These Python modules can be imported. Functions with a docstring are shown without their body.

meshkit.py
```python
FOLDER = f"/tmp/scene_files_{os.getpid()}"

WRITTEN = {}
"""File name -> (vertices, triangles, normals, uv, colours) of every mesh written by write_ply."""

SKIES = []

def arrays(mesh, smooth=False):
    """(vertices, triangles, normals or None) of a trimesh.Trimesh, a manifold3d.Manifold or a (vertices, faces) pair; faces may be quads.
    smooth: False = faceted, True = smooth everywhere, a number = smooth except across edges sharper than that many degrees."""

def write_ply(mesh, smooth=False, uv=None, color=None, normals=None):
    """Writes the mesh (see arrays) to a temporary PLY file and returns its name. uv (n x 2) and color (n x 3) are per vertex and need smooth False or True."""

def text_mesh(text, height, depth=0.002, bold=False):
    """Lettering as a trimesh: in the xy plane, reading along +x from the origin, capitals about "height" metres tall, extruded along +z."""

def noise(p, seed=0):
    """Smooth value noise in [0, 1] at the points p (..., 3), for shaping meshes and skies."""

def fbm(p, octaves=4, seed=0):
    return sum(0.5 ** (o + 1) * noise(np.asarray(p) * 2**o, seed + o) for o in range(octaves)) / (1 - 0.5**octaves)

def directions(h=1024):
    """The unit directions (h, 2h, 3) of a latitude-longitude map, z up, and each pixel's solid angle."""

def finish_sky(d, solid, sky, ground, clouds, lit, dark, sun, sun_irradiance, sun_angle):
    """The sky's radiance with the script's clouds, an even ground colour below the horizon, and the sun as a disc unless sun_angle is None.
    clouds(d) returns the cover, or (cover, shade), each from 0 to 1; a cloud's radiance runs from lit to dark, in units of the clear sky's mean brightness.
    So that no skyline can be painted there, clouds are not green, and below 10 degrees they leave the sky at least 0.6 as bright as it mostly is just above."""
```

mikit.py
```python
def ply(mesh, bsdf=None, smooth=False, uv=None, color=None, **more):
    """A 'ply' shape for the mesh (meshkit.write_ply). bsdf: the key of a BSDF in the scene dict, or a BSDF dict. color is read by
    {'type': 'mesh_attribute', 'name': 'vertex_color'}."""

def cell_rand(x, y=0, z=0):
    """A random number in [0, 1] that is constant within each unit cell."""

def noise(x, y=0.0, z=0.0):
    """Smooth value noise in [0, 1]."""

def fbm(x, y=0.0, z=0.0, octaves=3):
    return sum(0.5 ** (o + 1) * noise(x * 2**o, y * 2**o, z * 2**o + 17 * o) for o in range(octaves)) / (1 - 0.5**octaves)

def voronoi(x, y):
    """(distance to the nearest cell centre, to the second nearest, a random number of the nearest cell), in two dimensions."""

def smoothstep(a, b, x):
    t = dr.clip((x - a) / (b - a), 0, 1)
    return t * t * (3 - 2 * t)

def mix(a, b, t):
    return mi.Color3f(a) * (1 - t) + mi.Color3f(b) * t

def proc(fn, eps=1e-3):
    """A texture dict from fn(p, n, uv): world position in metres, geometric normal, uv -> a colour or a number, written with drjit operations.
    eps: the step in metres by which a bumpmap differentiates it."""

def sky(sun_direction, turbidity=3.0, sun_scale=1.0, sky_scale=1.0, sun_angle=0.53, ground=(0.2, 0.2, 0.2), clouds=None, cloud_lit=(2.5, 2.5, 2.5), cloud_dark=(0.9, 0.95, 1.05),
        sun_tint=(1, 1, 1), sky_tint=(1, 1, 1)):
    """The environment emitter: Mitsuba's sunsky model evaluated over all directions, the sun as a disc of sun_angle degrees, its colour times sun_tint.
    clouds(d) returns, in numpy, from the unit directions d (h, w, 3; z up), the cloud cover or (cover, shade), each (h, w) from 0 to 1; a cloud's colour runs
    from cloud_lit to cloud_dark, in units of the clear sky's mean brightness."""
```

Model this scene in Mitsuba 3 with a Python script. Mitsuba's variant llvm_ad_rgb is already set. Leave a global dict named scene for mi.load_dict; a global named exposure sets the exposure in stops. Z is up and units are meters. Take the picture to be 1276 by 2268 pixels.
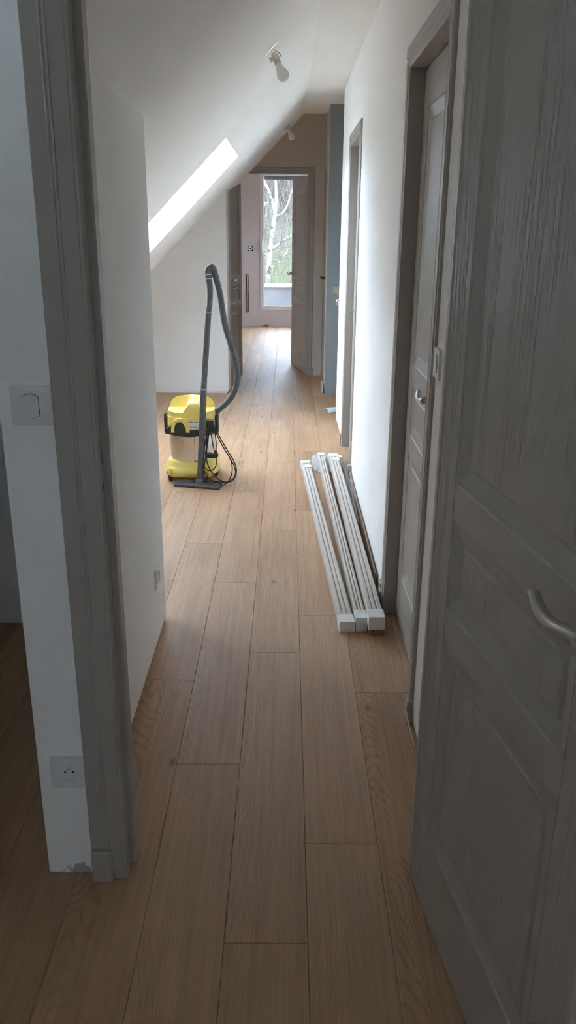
import math, random
import numpy as np
import trimesh, manifold3d
import drjit as dr
import mitsuba as mi
import mikit, meshkit
from mikit import noise, fbm, cell_rand, smoothstep, mix, voronoi
from shapely.geometry import Polygon, box as sbox

scene, labels = {}, {}
random.seed(7)
rng = np.random.default_rng(7)
V3 = lambda *a: np.array(a, float)

# ------------------------------------------------------------------ camera, sky, exposure
pitch, yaw, roll, focal = 0.333662, 0.002698, -0.0084479, 1811.3
cam = V3(0, 0, 1.5494)
fw = V3(math.sin(yaw) * math.cos(pitch), math.cos(yaw) * math.cos(pitch), -math.sin(pitch))
rt = np.cross(fw, [0, 0, 1]); rt /= np.linalg.norm(rt)
dn = np.cross(fw, rt)
rt, dn = math.cos(roll) * rt + math.sin(roll) * dn, -math.sin(roll) * rt + math.cos(roll) * dn
m4 = np.eye(4); m4[:3, 0], m4[:3, 1], m4[:3, 2], m4[:3, 3] = -rt, -dn, fw, cam
scene['camera'] = {'type': 'perspective', 'fov': 2 * math.degrees(math.atan(638 / focal)), 'fov_axis': 'x',
                   'to_world': mi.ScalarTransform4f(m4), 'near_clip': 0.05, 'far_clip': 500.0}


def overcast(d):
    s = meshkit.fbm(d * 3.0 + 5, 4, seed=3)
    return np.ones(d.shape[:2]), np.clip((s - 0.35) * 1.2, 0, 1)


scene['sky'] = mikit.sky((0.3, -0.4, 0.85), turbidity=4, sun_scale=0.0, clouds=overcast,
                         cloud_lit=(0.785, 1.005, 1.23), cloud_dark=(0.665, 0.88, 1.11), ground=(0.18, 0.18, 0.16))
exposure = 7.05

# ------------------------------------------------------------------ materials


def mat(name, base, rough=0.5, spec=0.5, bump=None, bscale=1.0, **kw):
    col = mikit.proc(base) if callable(base) else {'type': 'rgb', 'value': list(base)}
    b = {'type': 'principled', 'base_color': col, 'roughness': rough, 'specular': spec, **kw}
    if bump is not None:
        b = {'type': 'bumpmap', 'tex': bump, 'scale': bscale, 'bsdf': b}
    scene[name] = {'type': 'twosided', 'bsdf': b}


def plaster(c, amt=0.03):
    c = mi.ScalarColor3f(*c)

    def fn(p, n, uv):
        k = fbm(p.x * 2.3, p.y * 2.3, p.z * 2.3, 3) - 0.5
        s = noise(p.x * 90, p.y * 90, p.z * 90) - 0.5
        return mi.Color3f(c) * (1 + amt * 2 * k + 0.02 * s)
    return fn


mat('m_wall', plaster((0.855, 0.85, 0.835)), 0.75, 0.3)
mat('m_ceiling', plaster((0.87, 0.87, 0.855)), 0.8, 0.2)
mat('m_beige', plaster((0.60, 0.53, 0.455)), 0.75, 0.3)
mat('m_blue', plaster((0.32, 0.365, 0.375)), 0.6, 0.3)
mat('m_pink', plaster((0.58, 0.505, 0.485)), 0.7, 0.3)


def stub_wall(p, n, uv):
    base = mi.Color3f(0.855, 0.85, 0.835) * (1 + 0.04 * (fbm(p.x * 3, p.y * 3, p.z * 3, 3) - 0.5))
    edge = 0.026 + 0.030 * fbm(p.x * 40 + 3, p.z * 10, 1.0, 3) - dr.abs(p.x + 0.518) * 0.60
    chip = smoothstep(0.0, 0.006, edge - p.z + 0.012 * (noise(p.x * 160, p.z * 160) - 0.5)) * smoothstep(0.52, 0.56, fbm(p.x * 22 + 4, p.z * 30, 2.0, 3) + 0.12)
    return mix(base, mi.Color3f(0.40, 0.39, 0.385), chip)


mat('m_stub', stub_wall, 0.7, 0.3)


def oak(p, n, uv):
    k = dr.floor(uv.x / 0.5)
    u = uv.x - 0.5 * k
    v = uv.y
    r1, r2, r3 = cell_rand(k, 3, 1), cell_rand(k, 5, 2), cell_rand(k, 9, 4)
    o = k * 13.37
    wv = fbm(u * 6.0 + o, v * 1.5 + o * 1.7, 0.5, 3)
    c = 0.03 + 0.13 * r1
    sgn = dr.select(cell_rand(k, 2, 8) > 0.5, 1.0, -1.0)
    arch = (11 + 7 * r2) * (v * sgn - (40 + 40 * r1) * dr.square(u - c)) + 11.0 * wv + 1.3 * noise(u * 34 + o, v * 11, 3.0)
    ph = dr.select(r3 > 0.22, arch, u * 60 + 5.0 * wv)
    ring = ph - dr.floor(ph)
    pore = noise(u * 480 + o, v * 9.0, 1.0)
    fine = fbm(u * 75 + o, v * 2.2 + o, 2.0, 3)
    cloud = fbm(u * 5 + o, v * 1.6 + o, 7.0, 3)
    f1, f2, w = voronoi(u * 3.2 + o, v * 1.5 + o)
    knot = (1 - smoothstep(0.0, 0.055, f1)) * smoothstep(0.72, 0.74, w)
    t = 0.40 + 0.55 * (cloud - 0.5) + 0.34 * (1 - smoothstep(0.0, 0.6, dr.abs(ring - 0.5) * 2)) * (0.4 + 0.6 * r1) * smoothstep(0.30, 0.62, fbm(u * 7 + o + 5, v * 2.2 + o, 4.0, 2)) - 0.34 * (pore - 0.5) - 0.42 * (fine - 0.5) + 0.26 * (r2 - 0.5)
    col = mix(mi.Color3f(0.525, 0.325, 0.190), mi.Color3f(0.305, 0.165, 0.086), dr.clip(t, 0, 1))
    return mix(col, mi.Color3f(0.13, 0.07, 0.04), knot * 0.6)


def oak_relief(p, n, uv):
    k = dr.floor(uv.x / 0.5)
    u = uv.x - 0.5 * k
    v = uv.y
    o = k * 13.37
    wv = fbm(u * 6.0 + o, v * 1.5 + o * 1.7, 0.5, 3)
    r1, r2, r3 = cell_rand(k, 3, 1), cell_rand(k, 5, 2), cell_rand(k, 9, 4)
    c = 0.03 + 0.13 * r1
    sgn = dr.select(cell_rand(k, 2, 8) > 0.5, 1.0, -1.0)
    arch = (11 + 7 * r2) * (v * sgn - (40 + 40 * r1) * dr.square(u - c)) + 11.0 * wv + 1.3 * noise(u * 34 + o, v * 11, 3.0)
    ph = dr.select(r3 > 0.22, arch, u * 60 + 5.0 * wv)
    ring = ph - dr.floor(ph)
    return 0.5 * smoothstep(0.0, 0.75, ring) * (1 - smoothstep(0.82, 1.0, ring)) + 0.5 * noise(u * 260 + o, v * 6.0)


mat('m_oak', oak, 0.47, 0.4, mikit.proc(oak_relief, 6e-4), 0.0006)


def flat_grain(p, n, uv):
    return noise(p.y * 20, p.z * 300, 1.0)


TAUPE = (0.375, 0.342, 0.306)
mat('m_door', TAUPE, 0.42, 0.5)
mat('m_door_rail', TAUPE, 0.42, 0.5, mikit.proc(flat_grain, 5e-4), 0.00012)
mat('m_trim', TAUPE, 0.4, 0.5)
mat('m_trim_light', (0.58, 0.555, 0.52), 0.4, 0.5)
mat('m_nickel', (0.62, 0.60, 0.57), 0.28, 0.5, metallic=1.0)
mat('m_chrome', (0.75, 0.76, 0.78), 0.12, 0.5, metallic=1.0)
mat('m_black', (0.015, 0.015, 0.016), 0.5, 0.4)
mat('m_floor_base', (0.13, 0.08, 0.05), 0.9, 0.1)  # brown base slab under the planks, visible in the joints
mat('m_plastic_white', (0.80, 0.80, 0.79), 0.35, 0.5)
mat('m_plastic_plate', (0.71, 0.71, 0.70), 0.3, 0.5)
mat('m_cream', (0.72, 0.70, 0.60), 0.4, 0.5)
mat('m_bulb', (0.80, 0.80, 0.80), 0.35, 0.5)
mat('m_pvc', (0.66, 0.63, 0.62), 0.35, 0.5)
mat('m_shutter', (0.16, 0.155, 0.15), 0.5, 0.4)


def rusty(p, n, uv):
    return mix(mi.Color3f(0.10, 0.055, 0.03), mi.Color3f(0.32, 0.33, 0.36), smoothstep(0.42, 0.55, fbm(p.x * 60, p.z * 45, 1.0, 3)))


mat('m_rust', rusty, 0.6, 0.4)


def yellow(p, n, uv):
    d = fbm(p.x * 30, p.y * 30, p.z * 30, 3)
    return mix(mi.Color3f(0.84, 0.66, 0.17), mi.Color3f(0.74, 0.62, 0.25), smoothstep(0.55, 0.75, d) * 0.35)


mat('m_yellow', yellow, 0.38, 0.5)
mat('m_vac_black', (0.035, 0.034, 0.036), 0.45, 0.5)


def dusty(p, n, uv):
    d = fbm(p.x * 160, p.y * 160, p.z * 60, 3)
    return mix(mi.Color3f(0.085, 0.093, 0.102), mi.Color3f(0.20, 0.195, 0.185), smoothstep(0.45, 0.8, d) * 0.45)


mat('m_hose', dusty, 0.5, 0.5)
mat('m_steel', (0.70, 0.70, 0.69), 0.16, 0.5, metallic=1.0)
mat('m_cord', (0.03, 0.022, 0.02), 0.5, 0.4)
mat('m_plug', (0.075, 0.035, 0.025), 0.5, 0.4)
mat('m_paper', (0.72, 0.72, 0.73), 0.6, 0.3)
mat('m_ink', (0.06, 0.06, 0.07), 0.6, 0.3)


def washed(p, n, uv):
    a = noise(uv.x * 900, uv.y * 2.2, 1.0)
    b = fbm(uv.x * 130, uv.y * 0.7, 3.0, 3)
    return mix(mi.Color3f(0.62, 0.565, 0.515), mi.Color3f(0.45, 0.38, 0.33), dr.clip(0.25 + 0.30 * (a - 0.35) + 0.45 * (b - 0.4), 0, 1))


mat('m_moulding', washed, 0.55, 0.4)
mat('m_carton', plaster((0.74, 0.735, 0.71), 0.05), 0.7, 0.3)
mat('m_block', plaster((0.36, 0.17, 0.10), 0.2), 0.7, 0.3)
mat('m_board', plaster((0.30, 0.21, 0.145), 0.15), 0.6, 0.3)
mat('m_tan', plaster((0.60, 0.47, 0.32), 0.08), 0.5, 0.4)
scene['m_film'] = {'type': 'principledthin', 'base_color': {'type': 'rgb', 'value': [0.82, 0.83, 0.84]}, 'roughness': 0.2, 'spec_trans': 0.4, 'diff_trans': 0.7, 'eta': 1.4}
scene['m_glass'] = {'type': 'thindielectric', 'int_ior': 1.5}
mat('m_parapet', plaster((0.175, 0.170, 0.172), 0.25), 0.8, 0.2)
mat('m_coping', (0.72, 0.74, 0.75), 0.7, 0.2)


def birch(p, n, uv):
    return mix(mi.Color3f(0.25, 0.235, 0.22), mi.Color3f(0.05, 0.045, 0.04), smoothstep(0.56, 0.68, fbm(p.x * 5, p.y * 5, p.z * 7, 3)))


mat('m_birch', birch, 0.8, 0.2)
mat('m_twig', (0.085, 0.068, 0.058), 0.8, 0.2)
mat('m_woods', (0.098, 0.078, 0.074), 0.8, 0.2)
mat('m_brush', (0.125, 0.12, 0.07), 0.8, 0.2)
mat('m_green', (0.080, 0.088, 0.052), 0.8, 0.2)


def hillside(p, n, uv):
    f = fbm(p.x * 0.25, p.y * 0.12, p.z * 0.3, 4)
    return mix(mi.Color3f(0.060, 0.058, 0.042), mi.Color3f(0.092, 0.072, 0.068), smoothstep(0.35, 0.6, f))


mat('m_hill', hillside, 0.9, 0.1)

# ------------------------------------------------------------------ mesh helpers


def tm(v, f):
    f = np.asarray(f, int)
    if f.ndim == 2 and f.shape[1] == 4:
        f = np.vstack([f[:, [0, 1, 2]], f[:, [0, 2, 3]]])
    return trimesh.Trimesh(np.asarray(v, float), f, process=False)


def cat(*ms):
    return trimesh.util.concatenate([m for m in ms])


def box(x0, x1, y0, y1, z0, z1, c=0.0):
    if c <= 0:
        b = trimesh.creation.box((abs(x1 - x0), abs(y1 - y0), abs(z1 - z0)))
        b.apply_translation(((x0 + x1) / 2, (y0 + y1) / 2, (z0 + z1) / 2))
        return b
    pts = []
    for a, A in ((x0, 1), (x1, -1)):
        for b, B in ((y0, 1), (y1, -1)):
            for d, D in ((z0, 1), (z1, -1)):
                pts += [(a, b + B * c, d + D * c), (a + A * c, b, d + D * c), (a + A * c, b + B * c, d)]
    return trimesh.Trimesh(np.array(pts, float)).convex_hull


def extr(poly, P, U, W, A, length):
    """The outline poly (u, w) swept along A from P; U, W, A are directions."""
    if not isinstance(poly, Polygon):
        poly = Polygon(poly)
    m = trimesh.creation.extrude_polygon(poly, length, engine='earcut')
    P, U, W, A = map(lambda q: np.asarray(q, float), (P, U, W, A))
    v = P + m.vertices[:, :1] * U + m.vertices[:, 1:2] * W + m.vertices[:, 2:3] * A
    f = m.faces if np.dot(np.cross(U, W), A) > 0 else m.faces[:, ::-1]
    return tm(v, f)


def loft(rings, caps=True):
    rings = [np.asarray(r, float) for r in rings]
    n = len(rings[0])
    v = np.vstack(rings)
    f = []
    for k in range(len(rings) - 1):
        for i in range(n):
            j = (i + 1) % n
            f.append((k * n + i, k * n + j, (k + 1) * n + j, (k + 1) * n + i))
    f = np.array(f)
    f = np.vstack([f[:, [0, 1, 2]], f[:, [0, 2, 3]]])
    if caps:
        c0, c1 = len(v), len(v) + 1
        v = np.vstack([v, rings[0].mean(0), rings[-1].mean(0)])
        o = (len(rings) - 1) * n
        extra = [(c0, (i + 1) % n, i) for i in range(n)] + [(c1, o + i, o + (i + 1) % n) for i in range(n)]
        f = np.vstack([f, extra])
    return tm(v, f)


def tube(pts, r, n=12, caps=True, flat=1.0):
    pts = np.asarray(pts, float)
    r = np.broadcast_to(np.asarray(r, float), len(pts))
    t = np.gradient(pts, axis=0)
    t /= np.linalg.norm(t, axis=1, keepdims=True) + 1e-12
    a = np.cross(t[0], [0, 0, 1.0] if abs(t[0][2]) < 0.9 else [1.0, 0, 0])
    a /= np.linalg.norm(a)
    rings = []
    th = np.arange(n) * 2 * np.pi / n
    for k in range(len(pts)):
        a = a - np.dot(a, t[k]) * t[k]
        a /= np.linalg.norm(a)
        b = np.cross(t[k], a)
        rings.append(pts[k] + r[k] * (np.cos(th)[:, None] * a + flat * np.sin(th)[:, None] * b))
    return loft(rings, caps)


def spline(ctrl, n=60):
    c = np.asarray(ctrl, float)
    from scipy.interpolate import CubicSpline
    s = np.r_[0, np.cumsum(np.linalg.norm(np.diff(c, axis=0), axis=1))]
    return CubicSpline(s, c)(np.linspace(0, s[-1], n))


def lathe(prof, P, A, n=32):
    """profile (r, h) about the axis A from P."""
    A = np.asarray(A, float) / np.linalg.norm(A)
    X = np.cross(A, [0, 0, 1.0] if abs(A[2]) < 0.9 else [1.0, 0, 0])
    X /= np.linalg.norm(X)
    Y = np.cross(A, X)
    th = np.arange(n) * 2 * np.pi / n
    ring = np.cos(th)[:, None] * X + np.sin(th)[:, None] * Y
    return loft([np.asarray(P, float) + max(r, 1e-5) * ring + h * A for r, h in prof])


def sq_ring(cx, cy, z, ax, ay, e=2.6, n=48, dz=None):
    th = np.arange(n) * 2 * np.pi / n
    c, s = np.cos(th), np.sin(th)
    x = cx + ax * np.sign(c) * np.abs(c) ** (2 / e)
    y = cy + ay * np.sign(s) * np.abs(s) ** (2 / e)
    return np.c_[x, y, np.full(n, z)]


def mf(m):
    m = trimesh.Trimesh(m.vertices, m.faces, process=True)
    m.merge_vertices()
    return manifold3d.Manifold(manifold3d.Mesh(m.vertices.astype(np.float32), m.faces.astype(np.uint32)))


def add(key, mesh, bsdf, smooth=False, parent=None, uv=None):
    base = (parent + '__' + key) if parent else key
    k, i = base, 1
    while k in scene:
        k = f'{base}_{i:03d}'
        i += 1
    scene[k] = mikit.ply(mesh, bsdf, smooth, uv=uv)
    return k


def tag(key, label, cat=None, group=None, kind=None):
    labels[key] = {x: y for x, y in (('label', label), ('category', cat), ('group', group), ('kind', kind)) if y}
    return key


def struct(key, label, cat, mesh=None, bsdf=None, smooth=False):
    tag(key, label, cat, kind='structure')
    if mesh is not None:
        scene[key] = mikit.ply(mesh, bsdf, smooth)
    return key


# ------------------------------------------------------------------ floor
W_PLANK, L_PLANK, X0 = 0.193, 1.360, -0.7141
struct('floor', 'honey oak laminate plank floor running the length of the corridor', 'floor', box(-3.0, 3.0, -3.0, 14.3, -0.08, -0.0082), 'm_floor_base')
known = {0: 3.494, 1: 2.601, 2: 2.111, 3: 1.449, 4: 1.771, 5: 2.525}
n_plank = 0
for i in range(-9, 8):
    xa, xb = X0 + i * W_PLANK + 0.0004, X0 + (i + 1) * W_PLANK - 0.0004
    y0 = known.get(i, random.uniform(0, L_PLANK))
    j0 = math.floor((-2.7 - y0) / L_PLANK)
    for j in range(j0, 14):
        ya, yb = y0 + j * L_PLANK + 0.0004, y0 + (j + 1) * L_PLANK - 0.0004
        if ya > 14.0:
            break
        yb = min(yb, 14.0)
        n_plank += 1
        b = 0.0011
        vs = []
        for z, g in ((-0.008, 0), (-0.0009, 0), (0.0, b)):
            vs += [(xa + g, ya + g, z), (xb - g, ya + g, z), (xb - g, yb - g, z), (xa + g, yb - g, z)]
        fs = []
        for k in (0, 4):
            for q in range(4):
                r = (q + 1) % 4
                fs.append((k + q, k + r, k + 4 + r, k + 4 + q))
        fs.append((8, 9, 10, 11))
        vs = np.array(vs)
        uv = np.c_[vs[:, 0] - xa + 0.5 * n_plank + 0.1, vs[:, 1] - ya]
        add('plank', tm(vs, fs), 'm_oak', parent='floor', uv=uv)

# ------------------------------------------------------------------ ceilings and slope
zc = lambda y: float(np.interp(y, [1.7, 7.0, 8.07, 9.15], [2.56, 2.56, 2.60, 2.655]))
z0 = lambda y: float(np.interp(y, [1.7, 7.0, 9.15], [2.415, 2.415, 2.50]))
xc = lambda y: zc(y) - z0(y)


def sheet(P, Q):
    """A ruled sheet between two polylines of the same length."""
    n = len(P)
    return tm(np.vstack([P, Q]), [(i, i + 1, n + i + 1, n + i) for i in range(n - 1)])


ys = [1.70, 3.1, 4.5, 5.5, 6.5, 7.0, 7.5, 8.07, 8.6, 9.20]
struct('ceiling', 'white flat ceiling strip above the corridor', 'ceiling',
       cat(sheet([(xc(y), y, zc(y)) for y in ys], [(2.3, y, zc(y)) for y in ys]), box(-2.5, 0.7, -2.75, 1.70, 2.50, 2.55)), 'm_ceiling')
ROOF = [(5.235, 6.50, -0.368, -1.38), (3.50, 4.08, -1.10, -1.60)]  # second opening: unseen roof window added to light the near corridor
slope_parts = []
yl = [1.70, 3.1, 3.50, 4.08, 5.235, 6.50, 7.0, 7.5, 8.05, 9.20]
for a, b in zip(yl[:-1], yl[1:]):
    pt = lambda x, y: (x, y, z0(y) + x)
    hole = next((r for r in ROOF if r[0] == a), None)
    spans = [(-2.35, None)] if hole is None else [(-2.35, hole[3]), (hole[2], None)]
    for xa, xb in spans:
        A = [pt(xa, a), pt(xa, b)]
        B = [pt(xc(a) if xb is None else xb, a), pt(xc(b) if xb is None else xb, b)]
        slope_parts.append(sheet(A, B))
struct('ceiling_slope', 'white sloping attic ceiling with a roof window', 'ceiling', cat(*slope_parts), 'm_ceiling')
struct('ceiling_far', 'ceiling of the pink far room', 'ceiling', box(-2.1, 2.0, 9.23, 14.2, 2.62, 2.68), 'm_ceiling')

# roof window: reveal, frame, pane (directions: up the slope U, outward N)
U, N = V3(1, 0, 1) / math.sqrt(2), V3(-1, 0, 1) / math.sqrt(2)
for key, label, (ra, rb, rtop, rbot) in (('window_1', 'bright roof window set deep in the sloping ceiling', ROOF[0]), ('window_4', 'added roof window, unseen behind the left partition, to light the near corridor', ROOF[1])):
    o = V3(rbot, ra, z0(6) + rbot)
    LU, LY = (rtop - rbot) * math.sqrt(2), rb - ra
    struct(key, label, 'window')
    ring = lambda g, d: [o + U * g + V3(0, g, 0) + N * d, o + U * (LU - g) + V3(0, g, 0) + N * d, o + U * (LU - g) + V3(0, LY - g, 0) + N * d, o + U * g + V3(0, LY - g, 0) + N * d]
    add('reveal', loft([ring(0, 0), ring(0, 0.27)], caps=False), 'm_ceiling', parent=key)
    fr = Polygon([(0, 0), (LU, 0), (LU, LY), (0, LY)], [[(0.06, 0.06), (LU - 0.06, 0.06), (LU - 0.06, LY - 0.06), (0.06, LY - 0.06)]])
    add('frame', extr(fr, o + N * 0.22, U, V3(0, 1, 0), N, 0.05), 'm_plastic_white', parent=key)
    add('pane', tm(ring(0.055, 0.245), [(0, 1, 2, 3)]), 'm_glass', parent=key)

# ------------------------------------------------------------------ walls
AX, AY, AZ = V3(1, 0, 0), V3(0, 1, 0), V3(0, 0, 1)
XR = 0.425
DA0, DA1, DC0, DC1, DTOP = 2.415, 3.165, 5.24, 5.985, 2.085
outline = sbox(1.70, 0.012, 6.96, 2.60)
for a, b in ((DA0, DA1), (DC0, DC1)):
    outline = outline.difference(sbox(a, -1, b, DTOP))
wr = [extr(g, (XR, 0, 0), AY, AZ, AX, 0.08) for g in getattr(outline, 'geoms', [outline])]
wr += [box(XR + 0.012, XR + 0.07, a, b, 0, 0.02) for a, b in ((1.72, DA0), (DA1, DC0), (DC1, 6.94))]
struct('wall_right', 'long white wall on the right with two doors', 'wall', cat(*wr), 'm_wall')
struct('wall_left', 'white partition on the left beyond the near door frame', 'wall',
       cat(extr([(-0.59, 0.012), (-0.50, 0.012), (-0.50, 1.93), (-0.59, 1.84)], (0, 1.74, 0), AX, AZ, AY, 1.36), box(-0.58, -0.512, 1.75, 3.09, 0, 0.02)), 'm_wall')
struct('wall_near', 'cool white strip of wall with switch and socket at the near left', 'wall',
       cat(box(-0.59, -0.412, 1.656, 1.74, 0.008, 2.55), box(-0.58, -0.42, 1.662, 1.735, 0, 0.02), box(0.345, 0.60, 1.656, 1.72, 0, 2.55), box(-0.412, 0.345, 1.656, 1.72, 2.12, 2.55)), 'm_stub')
# plasterboard with a ragged foot, without skirting
xs = np.linspace(-2.4, -0.575, 70)
foot = [(x, 0.010 + 0.016 * meshkit.fbm(V3(x * 9, 1, 2), 3) + (0.01 if rng.random() < 0.15 else 0)) for x in xs]
struct('wall_left_far', 'white end wall of the low left area behind the vacuum cleaner', 'wall',
       cat(extr(foot + [(-0.575, z0(8.05) - 0.575), (-2.4, z0(8.05) - 2.38)], (0, 8.05, 0), AX, AZ, AY, 0.08), box(-2.4, -0.59, 8.062, 8.12, 0, 0.04)), 'm_wall')
struct('wall_passage_left', 'short side wall before the left cut door', 'wall',
       extr([(-0.655, 0.005), (-0.575, 0.005), (-0.575, z0(8.3) - 0.57), (-0.655, z0(8.3) - 0.65)], (0, 8.13, 0), AX, AZ, AY, 0.30), 'm_wall')
back = sbox(-2.4, 0, 0.46, 2.72).difference(sbox(-0.525, -1, 0.215, 2.10))
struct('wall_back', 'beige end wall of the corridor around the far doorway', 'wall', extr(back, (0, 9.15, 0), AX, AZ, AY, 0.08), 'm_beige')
struct('wall_blue', 'blue painted wall beyond the end of the right wall', 'wall',
       cat(box(0.372, 2.3, 8.07, 8.16, 0.02, 2.66), box(0.385, 2.3, 8.08, 8.15, 0, 0.03)), 'm_blue')
struct('trim_1', 'white corner bead on the edge of the blue wall', 'trim', box(0.363, 0.3725, 8.066, 8.16, 0.10, 2.60, 0.002), 'm_trim_light')
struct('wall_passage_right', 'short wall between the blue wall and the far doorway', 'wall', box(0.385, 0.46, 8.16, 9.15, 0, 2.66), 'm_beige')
struct('wall_stairs', 'white walls of the recess behind the right wall', 'wall',
       cat(box(0.505, 2.3, 6.88, 6.955, 0, 2.66), box(2.3, 2.36, 6.88, 8.2, 0, 2.66), box(XR + 0.081, 0.56, 1.72, 6.9, 0, 2.6)), 'm_wall')
struct('wall_knee', 'low knee wall under the sloping ceiling', 'wall', box(-2.3, -2.2, 3.1, 9.15, 0, 0.3), 'm_wall')
# far room
wf = sbox(-2.1, 0, 2.0, 2.66).difference(sbox(-0.45, 0.275, 0.72, 2.40))
struct('wall_far', 'pinkish far room wall around the tall glazed window', 'wall', extr(wf, (0, 13.94, 0), AX, AZ, AY, 0.26), 'm_pink')
struct('wall_far_sides', 'pinkish side walls of the far room', 'wall', cat(box(-2.1, -2.0, 9.23, 13.94, 0, 2.66), extr(sbox(9.23, 0, 13.94, 2.66).difference(sbox(10.7, 0.9, 12.4, 2.2)), (1.9, 0, 0), AY, AZ, AX, 0.1), box(0.46, 2.0, 9.15, 9.23, 0, 2.66)), 'm_pink')
# near hall with its own window behind the camera, and the unlit closet on the left
wb = sbox(-0.85, 0, 0.6, 2.5).difference(sbox(0.185, 1.02, 0.53, 2.00))
struct('wall_rear', 'wall behind the viewer with a window', 'wall', extr(wb, (0, -2.7, 0), AX, AZ, AY, 0.12), 'm_wall')
struct('added_wall_near_left', 'added unseen left wall of the near hall, keeping light out of the closet', 'wall', cat(box(-0.79, -0.715, -2.6, 1.65, 0, 2.5), box(-2.4, -0.72, 1.57, 1.65, 0, 2.5)), 'm_wall')  # added out of view, shaped to block hall light from the closet
struct('wall_near_right', 'cool white wall behind the open door at the lower right', 'wall', box(0.535, 0.61, -2.6, 1.656, 0, 2.5), 'm_wall')
foot = [(x, 0.02 + 0.022 * meshkit.fbm(V3(x * 14, 7, 2), 3)) for x in np.linspace(-2.4, -0.59, 60)]
struct('wall_closet', 'unfinished wall inside the unlit closet at the left edge', 'wall',
       cat(extr(foot + [(-0.59, 2.5), (-2.4, 2.5)], (0, 3.03, 0), AX, AZ, AY, 0.07), box(-2.4, -0.6, 3.045, 3.09, 0, 0.06), box(-2.48, -2.4, 1.22, 3.1, 0, 2.5), box(-2.48, -0.59, 1.7, 3.1, 2.45, 2.5)), 'm_wall')

# windows: tall glazed one in the far room, plain one behind the viewer


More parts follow.
